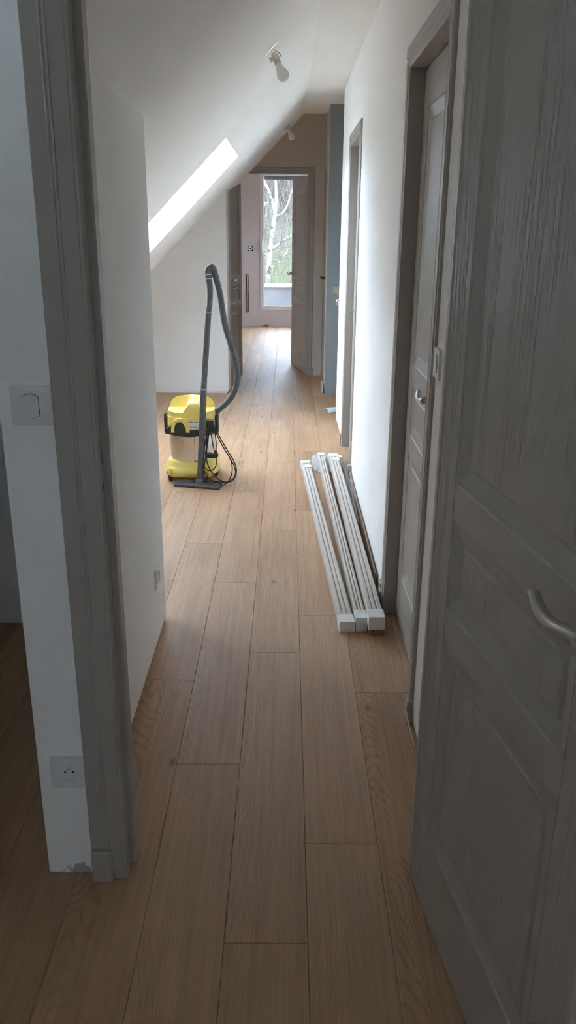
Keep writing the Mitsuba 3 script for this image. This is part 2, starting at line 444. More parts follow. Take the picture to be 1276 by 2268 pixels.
def window(key, label, x0, x1, z0_, z1, y, fwid, bs, depth=0.07):
    struct(key, label, 'window')
    r = sbox(x0, z0_, x1, z1).difference(sbox(x0 + fwid, z0_ + fwid, x1 - fwid, z1 - fwid))
    add('frame', extr(r, (0, y, 0), AX, AZ, AY, depth), bs, parent=key)
    q = sbox(x0 + fwid - 0.012, z0_ + fwid - 0.012, x1 - fwid + 0.012, z1 - fwid + 0.012).difference(sbox(x0 + fwid, z0_ + fwid, x1 - fwid, z1 - fwid))
    add('glazing_bead', extr(q, (0, y - 0.008, 0), AX, AZ, AY, 0.008), bs, parent=key)
    g = y + depth * 0.6
    add('pane', tm([(x0 + fwid, g, z0_ + fwid), (x1 - fwid, g, z0_ + fwid), (x1 - fwid, g, z1 - fwid), (x0 + fwid, g, z1 - fwid)], [(0, 1, 2, 3)]), 'm_glass', parent=key)


window('window_2', 'tall narrow glazed window at the end of the far room', -0.45, 0.72, 0.275, 2.40, 13.925, 0.058, 'm_pvc')
add('shutter', box(-0.385, 0.66, 14.05, 14.09, 2.285, 2.36), 'm_shutter', parent='window_2')
for k in range(4):
    add('shutter_slat', box(-0.385, 0.66, 14.042, 14.05, 2.288 + 0.018 * k, 2.303 + 0.018 * k, 0.002), 'm_shutter', parent='window_2')
add('handle', cat(box(-0.432, -0.412, 13.905, 13.925, 1.16, 1.24, 0.004), tube([(-0.422, 13.905, 1.2), (-0.422, 13.885, 1.2), (-0.420, 13.88, 1.22), (-0.418, 13.878, 1.36)], 0.011, 10)), 'm_plastic_white', 40, 'window_2')
window('window_3', 'window behind the viewer in the near hall', 0.185, 0.53, 1.02, 2.00, -2.66, 0.028, 'm_plastic_white')

struct('window_5', 'added side window, out of view, to brighten the far room', 'window')  # unseen window, added to brighten the far room
r = sbox(10.7, 0.9, 12.4, 2.2).difference(sbox(10.76, 0.96, 11.67, 2.14)).difference(sbox(11.73, 0.96, 12.34, 2.14))
add('frame', extr(r, (1.94, 0, 0), AY, AZ, AX, 0.05), 'm_pvc', parent='window_5')
add('pane', tm([(1.965, 10.76, 0.96), (1.965, 12.34, 0.96), (1.965, 12.34, 2.14), (1.965, 10.76, 2.14)], [(0, 1, 2, 3)]), 'm_glass', parent='window_5')

# ------------------------------------------------------------------ doors
PROF = [(0.0, 0.0), (0.004, -0.0035), (0.007, -0.0035), (0.040, -0.0110), (0.043, -0.0115), (0.048, -0.0080), (0.052, -0.0080)]


def embossed(a, b, c, d, t, nz):
    """Pressed wood grain: a skin over a panel or stile with fine lengthwise grooves."""
    ns = int((b - a) / 0.0011)
    nz = max(8, int((d - c) / 0.014))
    S, Z = np.meshgrid(np.linspace(a, b, ns), np.linspace(c, d, nz), indexing='ij')
    P = np.stack([S, Z, S * 0], -1)
    w = S + 0.030 * (meshkit.fbm(P * [5, 0.9, 1] + 3, 2, 4) - 0.5) + 0.008 * (meshkit.fbm(P * [12, 3, 1] + 8, 2, 6) - 0.5)
    n1 = meshkit.noise(np.stack([w * 210, Z * 7, S * 0], -1), 2)
    n2 = meshkit.noise(np.stack([w * 330, Z * 26, S * 0], -1), 5)
    st = lambda lo, hi, x: (lambda q: q * q * (3 - 2 * q))(np.clip((x - lo) / (hi - lo), 0, 1))
    gate = 0.30 + 0.70 * st(0.36, 0.55, meshkit.fbm(np.stack([w * 16, Z * 1.1, S * 0], -1), 2, 9))
    h = 0.0014 * (1 - gate * np.clip(st(0.40, 0.70, n1) * 0.85 + 0.4 * st(0.5, 0.8, n2), 0, 1))
    e = st(0, 0.002, np.minimum(np.minimum(S - a, b - S), np.minimum(Z - c, d - Z)))
    v = np.stack([S, t + 0.0001 + h * e, Z], -1).reshape(-1, 3)
    i = np.arange(ns * nz).reshape(ns, nz)
    f = np.stack([i[:-1, :-1], i[:-1, 1:], i[1:, 1:], i[1:, :-1]], -1).reshape(-1, 4)
    return tm(v, f)


def make_door(key, label, P, D, Nn, width, height, handle=True, zcut=None, thick=0.04, grain=False):
    """Leaf with two stiles, four rails and three moulded panels. P hinge foot on the front face, D along the leaf, Nn towards the viewer."""
    struct(key, label, 'door')
    P, D, Nn = map(lambda q: np.asarray(q, float), (P, D, Nn))
    D, Nn = D / np.linalg.norm(D), Nn / np.linalg.norm(Nn)
    flip = np.dot(np.cross(D, Nn), AZ) < 0

    def put(m):
        v = P + m.vertices[:, :1] * D + m.vertices[:, 1:2] * Nn + m.vertices[:, 2:3] * AZ
        return tm(v, m.faces[:, ::-1] if flip else m.faces)

    def cut(m):
        if zcut is None:
            return m
        v = m.vertices.copy()
        v[:, 2] = np.minimum(v[:, 2], zcut(v[:, 0]))
        return tm(v, m.faces)
    z1 = 0.008
    z2 = z1 + height
    sa, sb = 0.098, width - 0.115
    for a, b in ((0, sa), (sb, width)):
        m = box(a, b, -thick, 0, z1, z2, 0.0015)
        if grain:
            m = cat(m, embossed(a + 0.002, b - 0.0005, z1 + 0.003, z2 - 0.003, 0.0, 60))
        add('stile', put(cut(m)), 'm_door', parent=key)
    rows = [(0.213, 0.735), (0.807, 1.000), (1.072, 1.945)]
    rails = [(z1, rows[0][0]), (rows[0][1], rows[1][0]), (rows[1][1], rows[2][0]), (rows[2][1], z2)]
    for a, b in rails:
        if zcut is None or a < zcut(sa):
            add('rail', put(cut(box(sa, sb, -thick, 0, a, b, 0.0004))), 'm_door_rail', parent=key)
    for a, b in rows:
        rs = [[(sa + g, d, a + g), (sb - g, d, a + g), (sb - g, d, b - g), (sa + g, d, b - g)] for g, d in PROF]
        bk = [[(sa + g, -thick - d, a + g), (sb - g, -thick - d, a + g), (sb - g, -thick - d, b - g), (sa + g, -thick - d, b - g)] for g, d in PROF]
        m = loft(bk[::-1] + rs)
        if grain:
            g = PROF[-1][0]
            m = cat(m, embossed(sa + g, sb - g, a + g, b - g, PROF[-1][1], 30))
        add('panel', put(cut(m)), 'm_door', parent=key)
    if handle:
        s, z = width - 0.034, 1.058
        rose = put(lathe([(0.0, 0.0), (0.025, 0.0), (0.025, 0.006), (0.021, 0.010), (0.0, 0.010)], (s, 0, z), (0, 1, 0), 28))
        neck = put(lathe([(0.0, 0.0), (0.010, 0.0), (0.009, 0.045), (0.0, 0.045)], (s, 0.008, z), (0, 1, 0), 20))
        pts = spline([(s + 0.004, 0.050, z + 0.002), (s - 0.025, 0.054, z - 0.003), (s - 0.065, 0.056, z - 0.009), (s - 0.105, 0.054, z - 0.006), (s - 0.139, 0.048, z + 0.004)], 24)
        lever = put(tube(pts, np.linspace(0.0145, 0.0085, 24), 14, flat=0.75))
        h = add('handle', lever, 'm_nickel', 45, key)
        add('rosette', rose, 'm_nickel', 40, h)
        add('neck', neck, 'm_nickel', 40, h)
    return key


dB = V3(0.141, -0.990, 0)
nB = V3(-0.990, -0.141, 0)
make_door('door_1', 'open taupe panelled door filling the right foreground', V3(0.322, 1.643, 0), dB, nB, 0.748, 2.04, grain=True)
make_door('door_2', 'closed taupe panelled door in the right wall nearest to the viewer', V3(0.470, 3.148, 0), (0, -1, 0), (-1, 0, 0), 0.725, 2.06)
make_door('door_3', 'closed door further down the right wall seen edge-on', V3(0.470, 5.972, 0), (0, -1, 0), (-1, 0, 0), 0.72, 2.06)
fd = V3(0.066 - 0.207, 9.95 - 9.30, 0)
fd /= np.linalg.norm(fd)
make_door('door_4', 'open panelled door leaf at the far doorway', V3(0.200, 9.245, 0), fd, (-fd[1], fd[0], 0), 0.72, 2.06)
d5 = V3(-0.11, -0.72, 0)
d5 /= np.linalg.norm(d5)
make_door('door_5', 'ajar grey door on the left cut to the roof slope', V3(-0.494, 9.14, 0), d5, (-d5[1], d5[0], 0), 0.70, 2.06,
          zcut=lambda s: z0(8.8) + (-0.494 + np.asarray(s) * d5[0]) - 0.002)
# the plates and bolts that the photo shows
add('lock_plate', box(-0.6165, -0.6135, 8.441, 8.4445, 0.84, 1.12), 'm_nickel', parent='door_5')
struct('door_6', 'dark edge of a closed door beside the blue wall', 'door', box(0.381, 0.3845, 8.30, 9.02, 0.01, 2.06), 'm_door')
add('handle', cat(tube([(0.38, 8.42, 1.09), (0.345, 8.42, 1.09), (0.338, 8.43, 1.09), (0.336, 8.52, 1.09)], 0.010, 10)), 'm_black', 40, 'door_6')

# ------------------------------------------------------------------ casings, jambs, plinth blocks
CAS = [(0, 0), (0, 0.007), (0.004, 0.012), (0.012, 0.012), (0.015, 0.009), (0.020, 0.009), (0.024, 0.013), (0.056, 0.013), (0.060, 0.010), (0.066, 0.008), (0.066, 0)]


def casing_right(key, label, a, b, top):
    """Jamb lining and casing of a doorway in the right wall between y = a and b."""
    struct(key, label, 'door frame')
    add('jamb', box(XR - 0.010, XR + 0.08, b - 0.0, b + 0.02, 0, top + 0.02, 0.0015), 'm_trim', parent=key)
    add('jamb', box(XR - 0.010, XR + 0.08, a - 0.02, a, 0, top + 0.02, 0.0015), 'm_trim', parent=key)
    add('jamb_head', box(XR - 0.010, XR + 0.08, a, b, top, top + 0.02, 0.0015), 'm_trim', parent=key)
    add('stile', extr(CAS, (XR, b + 0.012, 0), AY, -AX, AZ, top + 0.012), 'm_trim', parent=key)
    add('stile', extr(CAS, (XR, a - 0.012, 0), -AY, -AX, AZ, top + 0.012), 'm_trim', parent=key)
    add('head', extr(CAS, (XR, a - 0.078, top + 0.012), AZ, -AX, AY, b - a + 0.156), 'm_trim', parent=key)
    for y in (b + 0.045, a - 0.083):
        add('plinth_block', box(XR - 0.022, XR, y, y + 0.05, 0, 0.085, 0.003), 'm_trim', parent=key)


casing_right('trim_2', 'taupe frame around the nearest closed door on the right', DA0 + 0.002, DA1 - 0.012, 2.075)
casing_right('trim_3', 'pale frame around the further door on the right', DC0 + 0.002, DC1 - 0.004, 2.075)

struct('trim_4', 'grey frame of the doorway in the near left foreground', 'door frame')
CASB = [(0, 0), (0, 0.010), (0.002, 0.012), (0.034, 0.012), (0.036, 0.0138), (0.0385, 0.0138), (0.040, 0.012), (0.0425, 0.012), (0.044, 0.0138), (0.0465, 0.0138), (0.048, 0.012), (0.078, 0.012), (0.080, 0.0105), (0.086, 0.0105), (0.090, 0)]
add('stile', extr(CASB, (-0.478, 1.656, 0), AX, -AY, AZ, 2.16), 'm_trim', parent='trim_4')
add('jamb', box(-0.412, -0.3925, 1.650, 1.694, 0, 2.12, 0.002), 'm_trim', parent='trim_4')
add('stop', box(-0.412, -0.378, 1.697, 1.742, 0, 2.12, 0.004), 'm_trim', parent='trim_4')
add('plinth_block', box(-0.476, -0.424, 1.628, 1.656, 0, 0.092, 0.004), 'm_trim', parent='trim_4')
add('strike_plate', cat(box(-0.3935, -0.3915, 1.664, 1.680, 0.985, 1.165, 0.0008)), 'm_trim', parent='trim_4')
for a, b in ((1.075, 1.125), (1.01, 1.06)):
    add('strike_slot', box(-0.3920, -0.3908, 1.667, 1.677, a, b), 'm_rust', parent='trim_4')
for z in (1.245, 0.93, 0.30):
    add('screw_hole', lathe([(0, 0), (0.003, 0), (0.003, 0.0008), (0, 0.0008)], (-0.3925, 1.672, z), (1, 0, 0), 10), 'm_black', parent='trim_4')
add('jamb', box(0.328, 0.348, 1.650, 1.72, 0, 2.12, 0.002), 'm_trim', parent='trim_4')
add('stile', extr(CASB, (0.410, 1.656, 0), -AX, -AY, AZ, 2.16), 'm_trim', parent='trim_4')
add('jamb_head', box(-0.40, 0.335, 1.650, 1.72, 2.07, 2.12), 'm_trim', parent='trim_4')

struct('trim_5', 'taupe frame of the far doorway', 'door frame')
add('stile', extr(CAS, (0.210, 9.15, 0), AX, -AY, AZ, 2.10), 'm_trim', parent='trim_5')
add('stile', extr(CAS, (-0.520, 9.15, 0), -AX, -AY, AZ, 2.10), 'm_trim', parent='trim_5')
add('head', extr(CAS, (-0.58, 9.15, 2.085), AZ, -AY, AX, 0.86), 'm_trim', parent='trim_5')
add('jamb', box(0.203, 0.223, 9.14, 9.24, 0, 2.11, 0.001), 'm_trim', parent='trim_5')
add('jamb', box(-0.533, -0.513, 9.14, 9.24, 0, 2.11, 0.001), 'm_trim', parent='trim_5')
add('jamb_head', box(-0.52, 0.21, 9.14, 9.24, 2.09, 2.11), 'm_trim', parent='trim_5')
add('plinth_block', box(0.222, 0.285, 9.128, 9.15, 0, 0.085, 0.003), 'm_trim', parent='trim_5')

struct('trim_6', 'grey frame of the ajar door on the left', 'door frame')
add('stile', extr([(0, 0), (0, 0.012), (0.06, 0.012), (0.06, 0)], (-0.575, 8.36, 0), AY, AX, AZ, 1.86), 'm_trim', parent='trim_6')
add('jamb', box(-0.655, -0.567, 8.425, 8.437, 0, 1.85), 'm_trim_light', parent='trim_6')
struct('trim_7', 'casing strip beside the far doorway on the right', 'door frame', box(0.372, 0.385, 8.98, 9.06, 0, 2.12, 0.003), 'm_trim')
struct('baseboard_1', 'short pale skirting piece at the corner bead of the blue wall', 'skirting board', box(0.345, 0.363, 8.10, 8.30, 0, 0.09, 0.003), 'm_trim_light')

# skirting offcuts: short pieces standing by the door frames
k = add('skirting_offcut', box(XR - 0.016, XR - 0.002, 5.10, 5.16, 0.0, 0.10, 0.003), 'm_trim')
tag(k, 'short taupe skirting offcut standing by the foot of the further right door frame', 'skirting offcut', 'skirting offcuts by the right wall')
k = add('skirting_offcut', box(XR - 0.016, XR - 0.002, 3.245, 3.30, 0.0, 0.10, 0.003), 'm_trim')
tag(k, 'short taupe skirting offcut by the wall behind the ends of the moulding bundles', 'skirting offcut', 'skirting offcuts by the right wall')
k = add('wood_sliver', tube([(0.396, 2.335, 0.060), (0.412, 2.20, 0.004)], [0.004, 0.002], 6), 'm_trim_light')
tag(k, 'thin sliver of wood leaning at the foot of the nearest right door frame', 'wood sliver')

# ------------------------------------------------------------------ wall fittings


def rounded(w, h, r):
    return sbox(-w / 2 + r, -h / 2 + r, w / 2 - r, h / 2 - r).buffer(r, quad_segs=6)


def plate_at(c, Uu, Nn, size=0.082, t=0.008):
    Uu, Nn = np.asarray(Uu, float), np.asarray(Nn, float)
    a = extr(rounded(size, size, 0.005), c, Uu, AZ, Nn, t * 0.7)
    b = extr(rounded(size - 0.004, size - 0.004, 0.004), c + Nn * t * 0.7, Uu, AZ, Nn, t * 0.3)
    return cat(a, b)


def circ(r, n=40):
    th = np.arange(n) * 2 * np.pi / n
    return Polygon(np.c_[r * np.cos(th), r * np.sin(th)])


def light_switch(c, Uu, Nn, label, bs):
    c, Uu, Nn = map(lambda q: np.asarray(q, float), (c, Uu, Nn))
    k = 'light_switch'
    i = 1
    while any(s.startswith(k + '__') for s in scene):
        k = f'light_switch_{i:03d}'
        i += 1
    tag(k, label, 'light switch')
    add('plate', plate_at(c, Uu, Nn, 0.085), bs, parent=k)
    e = c + Nn * 0.008
    add('ring', extr(circ(0.0275).difference(circ(0.0255)), e, Uu, AZ, Nn, 0.0012), bs, parent=k)
    gap = circ(0.0255).intersection(sbox(-0.0168, -0.1, 0.0168, 0.1))
    add('gap', extr(gap, e - Nn * 0.0002, Uu, AZ, Nn, 0.0005), 'm_black', parent=k)
    add('rocker', extr(circ(0.0246).intersection(sbox(-0.0158, -0.1, 0.0158, 0.1)), e, Uu, AZ, Nn, 0.003), bs, parent=k)
    return k


def power_socket(c, Uu, Nn, label, bs):
    c, Uu, Nn = map(lambda q: np.asarray(q, float), (c, Uu, Nn))
    k = 'power_socket'
    if any(s.startswith(k + '__') for s in scene):
        k = 'power_socket_001'
    tag(k, label, 'power socket')
    sh = rounded(0.086, 0.082, 0.006).difference(circ(0.0235))
    add('plate', extr(sh, c, Uu, AZ, Nn, 0.010), bs, parent=k)
    add('collar', extr(circ(0.0255).difference(circ(0.0235)), c + Nn * 0.010, Uu, AZ, Nn, 0.0012), bs, parent=k)
    add('well', extr(circ(0.0235), c - Nn * 0.001, Uu, AZ, Nn, 0.0065), bs, parent=k)
    for s in (-1, 1):
        add('contact_hole', extr(circ(0.0026, 14), c + Uu * 0.0095 * s - AZ * 0.001 + Nn * 0.0055, Uu, AZ, Nn, 0.0006), 'm_black', parent=k)
    add('earth_pin', lathe([(0, 0), (0.0024, 0), (0.0024, 0.008), (0, 0.010)], c + AZ * 0.010 + Nn * 0.005, Nn, 12), 'm_nickel', parent=k)
    return k


light_switch((-0.522, 1.656, 1.203), AX, -AY, 'white round-rocker light switch on the near left wall strip', 'm_plastic_plate')
light_switch((XR, 2.300, 1.195), AY, -AX, 'white light switch seen edge-on beside the nearest right door frame', 'm_plastic_plate')
light_switch((-0.575, 8.20, 1.235), AY, AX, 'white light switch seen edge-on beside the ajar left door', 'm_plastic_plate')
power_socket((-0.516, 1.656, 0.313), AX, -AY, 'white round power socket low on the near left wall strip', 'm_plastic_plate')
power_socket((-0.50, 2.905, 0.275), AY, AX, 'white power socket seen edge-on low at the end of the left partition', 'm_plastic_white')

k = tag('wiring_box', 'dark open wiring box with a round ring on the pink far wall', 'wiring box')
add('box', extr(rounded(0.082, 0.086, 0.006), (-0.611, 13.94, 1.24), AX, AZ, -AY, 0.008), 'm_black', parent=k)
add('ring', extr(circ(0.036).difference(circ(0.012)), (-0.611, 13.932, 1.24), AX, AZ, -AY, 0.004), 'm_pvc', parent=k)
k = tag('metal_channel', 'narrow upright metal channel on the pink far wall left of the tall window', 'metal channel')
add('back', box(-0.678, -0.643, 13.925, 13.94, 0.235, 0.835, 0.003), 'm_black', parent=k)
add('tube', tube([(-0.660, 13.922, 0.225), (-0.660, 13.922, 0.80), (-0.660, 13.924, 0.855)], 0.009, 10), 'm_nickel', 40, k)
k = add('wood_block', box(-0.385, -0.312, 13.89, 13.94, 0, 0.036, 0.002), 'm_block')
tag(k, 'small reddish wooden block on the far room floor below the tall window', 'wood block')

# rail end and chrome bracket at the blue wall
k = tag('wooden_rail', 'pale wooden rail end jutting out in front of the blue wall', 'wooden rail')
add('rail', extr([(0.434, 1.025), (0.434, 0.982), (0.448, 0.975), (0.462, 0.966), (0.475, 0.940), (0.80, 0.930), (0.80, 1.03)], (0, 8.035, 0), AX, AZ, AY, 0.035), 'm_tan', parent=k)
k = tag('chrome_knob', 'round chrome fitting on the blue wall under the wooden rail', 'chrome fitting')
add('rose', lathe([(0, 0), (0.036, 0), (0.036, 0.008), (0.02, 0.014), (0, 0.014)], (0.500, 8.07, 0.885), (0, -1, 0), 24), 'm_chrome', 40, k)
add('knob', lathe([(0, 0.01), (0.012, 0.012), (0.012, 0.025), (0.024, 0.034), (0.026, 0.046), (0.016, 0.056), (0, 0.058)], (0.496, 8.07, 0.885), (0, -1, 0), 24), 'm_chrome', 40, k)

# ------------------------------------------------------------------ bare bulbs on the slope
NS = V3(1, 0, -1) / math.sqrt(2)


def bulb_fitting(name, P, tip, label):
    P, tip = np.asarray(P, float), np.asarray(tip, float)
    tag(name, label, 'light bulb', 'bare bulbs on the sloping ceiling')
    add('ceiling_plate', lathe([(0, -0.001), (0.040, -0.001), (0.042, 0.001), (0.039, 0.003), (0, 0.003)], P, NS, 40), 'm_plastic_white', 40, name)
    a = P + NS * 0.004
    ax = tip - a
    L = np.linalg.norm(ax)
    ax /= L
    s = a + ax * 0.012
    sd = np.cross(ax, AY)
    sd /= np.linalg.norm(sd)
    add('lampholder', lathe([(0, 0), (0.013, 0), (0.013, 0.010), (0.017, 0.012), (0.018, 0.034), (0.015, 0.036), (0.015, 0.046), (0.0165, 0.047), (0.0165, 0.052), (0, 0.052)], s, ax, 28), 'm_cream', 40, name)
    add('terminal_block', extr(rounded(0.020, 0.014, 0.002), s - sd * 0.020 + ax * 0.014 - AY * 0.012, sd, np.cross(ax, sd), ax, 0.020), 'm_cream', parent=name)
    w = spline([a + sd * 0.012, a + sd * 0.020 + ax * 0.016, a + sd * 0.026 + ax * 0.034, a + sd * 0.018 + ax * 0.040, s + sd * 0.014 + ax * 0.030], 24)
    add('wire', tube(w, 0.0016, 6), 'm_shutter', 40, name)
    c = s + ax * 0.050
    b = add('bulb', lathe([(0, 0), (0.0135, 0), (0.0135, 0.006), (0.017, 0.020), (0.0225, 0.034), (0.0275, 0.047), (0.0295, 0.054)], c, ax, 32), 'm_plastic_white', 40, name)
    th = np.linspace(0, math.pi / 2, 14)
    dome = [(0.0297 * math.cos(t), 0.054 + 0.032 * math.sin(t)) for t in th]
    dome = [(0.0, 0.054)] + [(0.0297, 0.0535)] + dome
    add('dome', lathe(dome, c, ax, 32), 'm_bulb', 40, b)


bulb_fitting('bulb_fitting', (-0.082, 4.30, 2.333), (-0.027, 4.275, 2.222), 'bare white bulb hanging from the sloping ceiling, nearer of the two')
bulb_fitting('bulb_fitting_001', (-0.026, 8.15, z0(8.15) - 0.026), (0.024, 8.11, 2.338), 'bare white bulb hanging from the sloping ceiling before the far doorway')

# ------------------------------------------------------------------ bundles of mouldings on the floor


def bundle(name, label, near, far, width, zb, h, nb, cap_near=True, tag_far=0.0, lift_far=0.0):
    """Strips of moulding lying side by side, ends wrapped in white card."""
    tag(name, label, 'moulding bundle', 'bundles of mouldings on the floor')
    near, far = V3(*near, 0), V3(*far, 0)
    d = far - near
    L = np.linalg.norm(d)
    d /= L
    c = np.cross(d, AZ)
    tilt = V3(d[0], d[1], lift_far / L)
    w = width / nb
    for i in range(nb):
        hh = h - (0.003 if i % 2 else 0.0) - 0.002 * rng.random()
        u0 = -width / 2 + i * w
        g = 0.0011
        pr = [(u0 + g, 0), (u0 + g, hh - 0.004), (u0 + g + 0.003, hh), (u0 + 0.62 * w, hh), (u0 + 0.66 * w, hh - 0.0018), (u0 + 0.74 * w, hh - 0.0018), (u0 + 0.78 * w, hh), (u0 + w - g - 0.003, hh), (u0 + w - g, hh - 0.004), (u0 + w - g, 0)]
        a = 0.004 + 0.02 * rng.random()
        m = extr(pr, near + AZ * zb + d * a, c, AZ, tilt, L - 0.02 - 0.01 * rng.random() - a)
        rel = m.vertices - near
        uv = np.c_[rel @ c + rel[:, 2] * 0.7 + i * 3.1 + 10, rel @ d]
        add('moulding', m, 'm_moulding', parent=name, uv=uv)
    e = 0.0015

    def cap(s, ln, wdt, hgt, off=0.0, z=0.0):
        pts = []
        for q in (0, ln):
            for x, y in ((-1, 0), (1, 0), (1, 1), (-1, 1)):
                j = rng.normal(0, 0.0010, 3)
                pts.append(near + tilt * (s + q) + AZ * (zb + z) + c * (off + x * (wdt / 2 + e)) + AZ * (y * (hgt + e)) + j)
        return box_from(pts)
    if cap_near:
        add('end_cap', cap(-0.004, 0.075, width, h), 'm_carton', parent=name)
    add('end_cap', cap(L - 0.05, 0.055, width, h), 'm_carton', parent=name)
    if tag_far:
        add('card_band', cap(L - 0.165, 0.055, width * 0.74, 0.012, width * 0.12 * tag_far, h - 0.010), 'm_carton', parent=name)


def box_from(p):
    return tm(p, [(0, 1, 2, 3), (7, 6, 5, 4), (0, 4, 5, 1), (1, 5, 6, 2), (2, 6, 7, 3), (3, 7, 4, 0)])


bundle('moulding_bundle', 'bundle of grey-washed mouldings with white end caps, leftmost of three on the floor', (0.252, 2.985), (0.130, 5.41), 0.060, 0.0, 0.046, 3, tag_far=1)
bundle('moulding_bundle_001', 'narrow tall bundle of brownish mouldings lying between two wider bundles', (0.3105, 2.995), (0.2425, 5.57), 0.044, 0.0, 0.060, 3)
bundle('moulding_bundle_002', 'bundle of grey-washed mouldings raised on a wooden block, nearest to the right wall', (0.367, 2.945), (0.322, 5.45), 0.062, 0.0345, 0.053, 3, tag_far=1)
k = tag('support_block', 'red-brown drilled wooden block under the near end of the right moulding bundle', 'wood block')
add('block', box(0.340, 0.398, 2.955, 3.05, 0, 0.034, 0.002), 'm_block', parent=k)
for x in (0.354, 0.379):
    add('drill_hole', lathe([(0, 0), (0.003, 0), (0.003, 0.001), (0, 0.001)], (x, 2.955, 0.020), (0, -1, 0), 12), 'm_black', parent=k)
k = add('support_block_001', box(0.300, 0.362, 5.15, 5.24, 0, 0.034, 0.002), 'm_block')
tag(k, 'wooden block under the far end of the right moulding bundle', 'wood block')
m = extr([(0, 0), (0.012, 0), (0.012, 0.055), (0.006, 0.062), (0, 0.062)], (0.408, 3.45, 0), AX, AZ, AY, 1.95)
k = add('loose_board', m, 'm_board')
tag(k, 'loose brown board lying along the foot of the right wall', 'board')
k = add('card_block', box(0.352, 0.385, 5.50, 5.56, 0, 0.05, 0.003), 'm_carton')
tag(k, 'small white card block behind the right moulding bundle', 'card block')

# crumpled clear packing film


def film(key, label, x0, x1, y0, y1, h, seed, nx=26, ny=60, prof=None):
    gx, gy = np.meshgrid(np.linspace(0, 1, nx), np.linspace(0, 1, ny), indexing='ij')
    P = np.stack([gx * 4, gy * 6, gx * 0 + seed], -1)
    a = np.abs(meshkit.fbm(P, 4, seed) - 0.5) * 2
    b = meshkit.fbm(P * 0.5, 2, seed + 9)
    edge = np.sin(np.pi * gx) ** 0.6 * np.sin(np.pi * gy) ** 0.4
    z = 0.003 + h * edge * (0.35 + 0.9 * a + 0.4 * (b - 0.5))
    x = x0 + (x1 - x0) * gx + 0.012 * (meshkit.fbm(P * 1.3 + 4, 3, seed + 2) - 0.5) * (1 - gx)
    y = y0 + (y1 - y0) * gy + 0.10 * (meshkit.fbm(P * 0.6 + 8, 2, seed + 3) - 0.5)
    if prof:
        x = x + prof(gy)
    v = np.stack([x, y, z], -1).reshape(-1, 3)
    i = np.arange(nx * ny).reshape(nx, ny)
    f = np.stack([i[:-1, :-1], i[1:, :-1], i[1:, 1:], i[:-1, 1:]], -1).reshape(-1, 4)
    keep = (edge * (0.6 + 0.8 * meshkit.fbm(P * 0.8 + 3, 3, seed + 5))).reshape(-1)[f].mean(1) > 0.42
    k = add(key, tm(v, f[keep]), 'm_film')
    tag(k, label, 'plastic film')


film('packing_film', 'crumpled clear packing film on the floor between the far ends of the bundles', 0.165, 0.335, 5.22, 5.72, 0.045, 3)
film('packing_film_001', 'crumpled clear packing film along the wall beside the right moulding bundle', 0.372, 0.420, 4.15, 5.65, 0.075, 5)

# white plastic half pipe behind the end of the right wall
th = np.linspace(0.15, math.pi * 0.95, 16)
outer = [(0.042 * math.cos(t), 0.042 * math.sin(t)) for t in th]
inner = [(0.037 * math.cos(t), 0.037 * math.sin(t)) for t in th[::-1]]
k = add('plastic_offcut', extr(outer + inner, (0.352, 7.20, -0.002), V3(-0.40, 0.916, 0), AZ, V3(0.916, 0.40, 0), 0.30), 'm_plastic_white', 40)
tag(k, 'white curved plastic offcut on the floor at the end of the right wall', 'plastic offcut')

# ------------------------------------------------------------------ vacuum cleaner
VX, VY = -0.615, 5.215
k = tag('vacuum_cleaner', 'yellow wet and dry vacuum cleaner with steel drum and upright hose', 'vacuum cleaner')


def rings(rows, e=2.4):
    return loft([sq_ring(VX, VY, z, ax, ay, e) for z, ax, ay in rows])


base = mf(rings([(0.036, 0.150, 0.150), (0.040, 0.168, 0.160), (0.060, 0.176, 0.168), (0.085, 0.176, 0.168), (0.100, 0.168, 0.160), (0.120, 0.156, 0.150), (0.126, 0.148, 0.144)], 2.9))
bump = mf(rings([(0.034, 0.150, 0.185), (0.05, 0.165, 0.195), (0.075, 0.165, 0.195), (0.092, 0.150, 0.175), (0.094, 0.02, 0.02)], 4.5))
add('base', base + bump, 'm_yellow', 35, k)
for s in (-1, 1):
    cx = VX + s * 0.128
    pts = [(cx - 0.016, VY - 0.188, 0.058), (cx - 0.014, VY - 0.197, 0.078), (cx - 0.004, VY - 0.196, 0.089), (cx + 0.006, VY - 0.194, 0.090), (cx + 0.012, VY - 0.196, 0.078), (cx + 0.013, VY - 0.189, 0.050)]
    add('base_slot', tube(spline(pts, 22), 0.0022, 6), 'm_block', 40, k)
add('drum', rings([(0.118, 0.1435, 0.1435), (0.13, 0.1435, 0.1435), (0.30, 0.149, 0.149), (0.305, 0.149, 0.149)], 2.0), 'm_steel', 30, k)
add('drum_seam', box(VX + 0.028, VX + 0.075, VY - 0.150, VY - 0.13, 0.135, 0.298, 0.004), 'm_steel', 30, k)
add('rim', rings([(0.292, 0.150, 0.150), (0.296, 0.156, 0.156), (0.318, 0.158, 0.158), (0.338, 0.158, 0.158), (0.345, 0.150, 0.150)], 2.1), 'm_vac_black', 35, k)
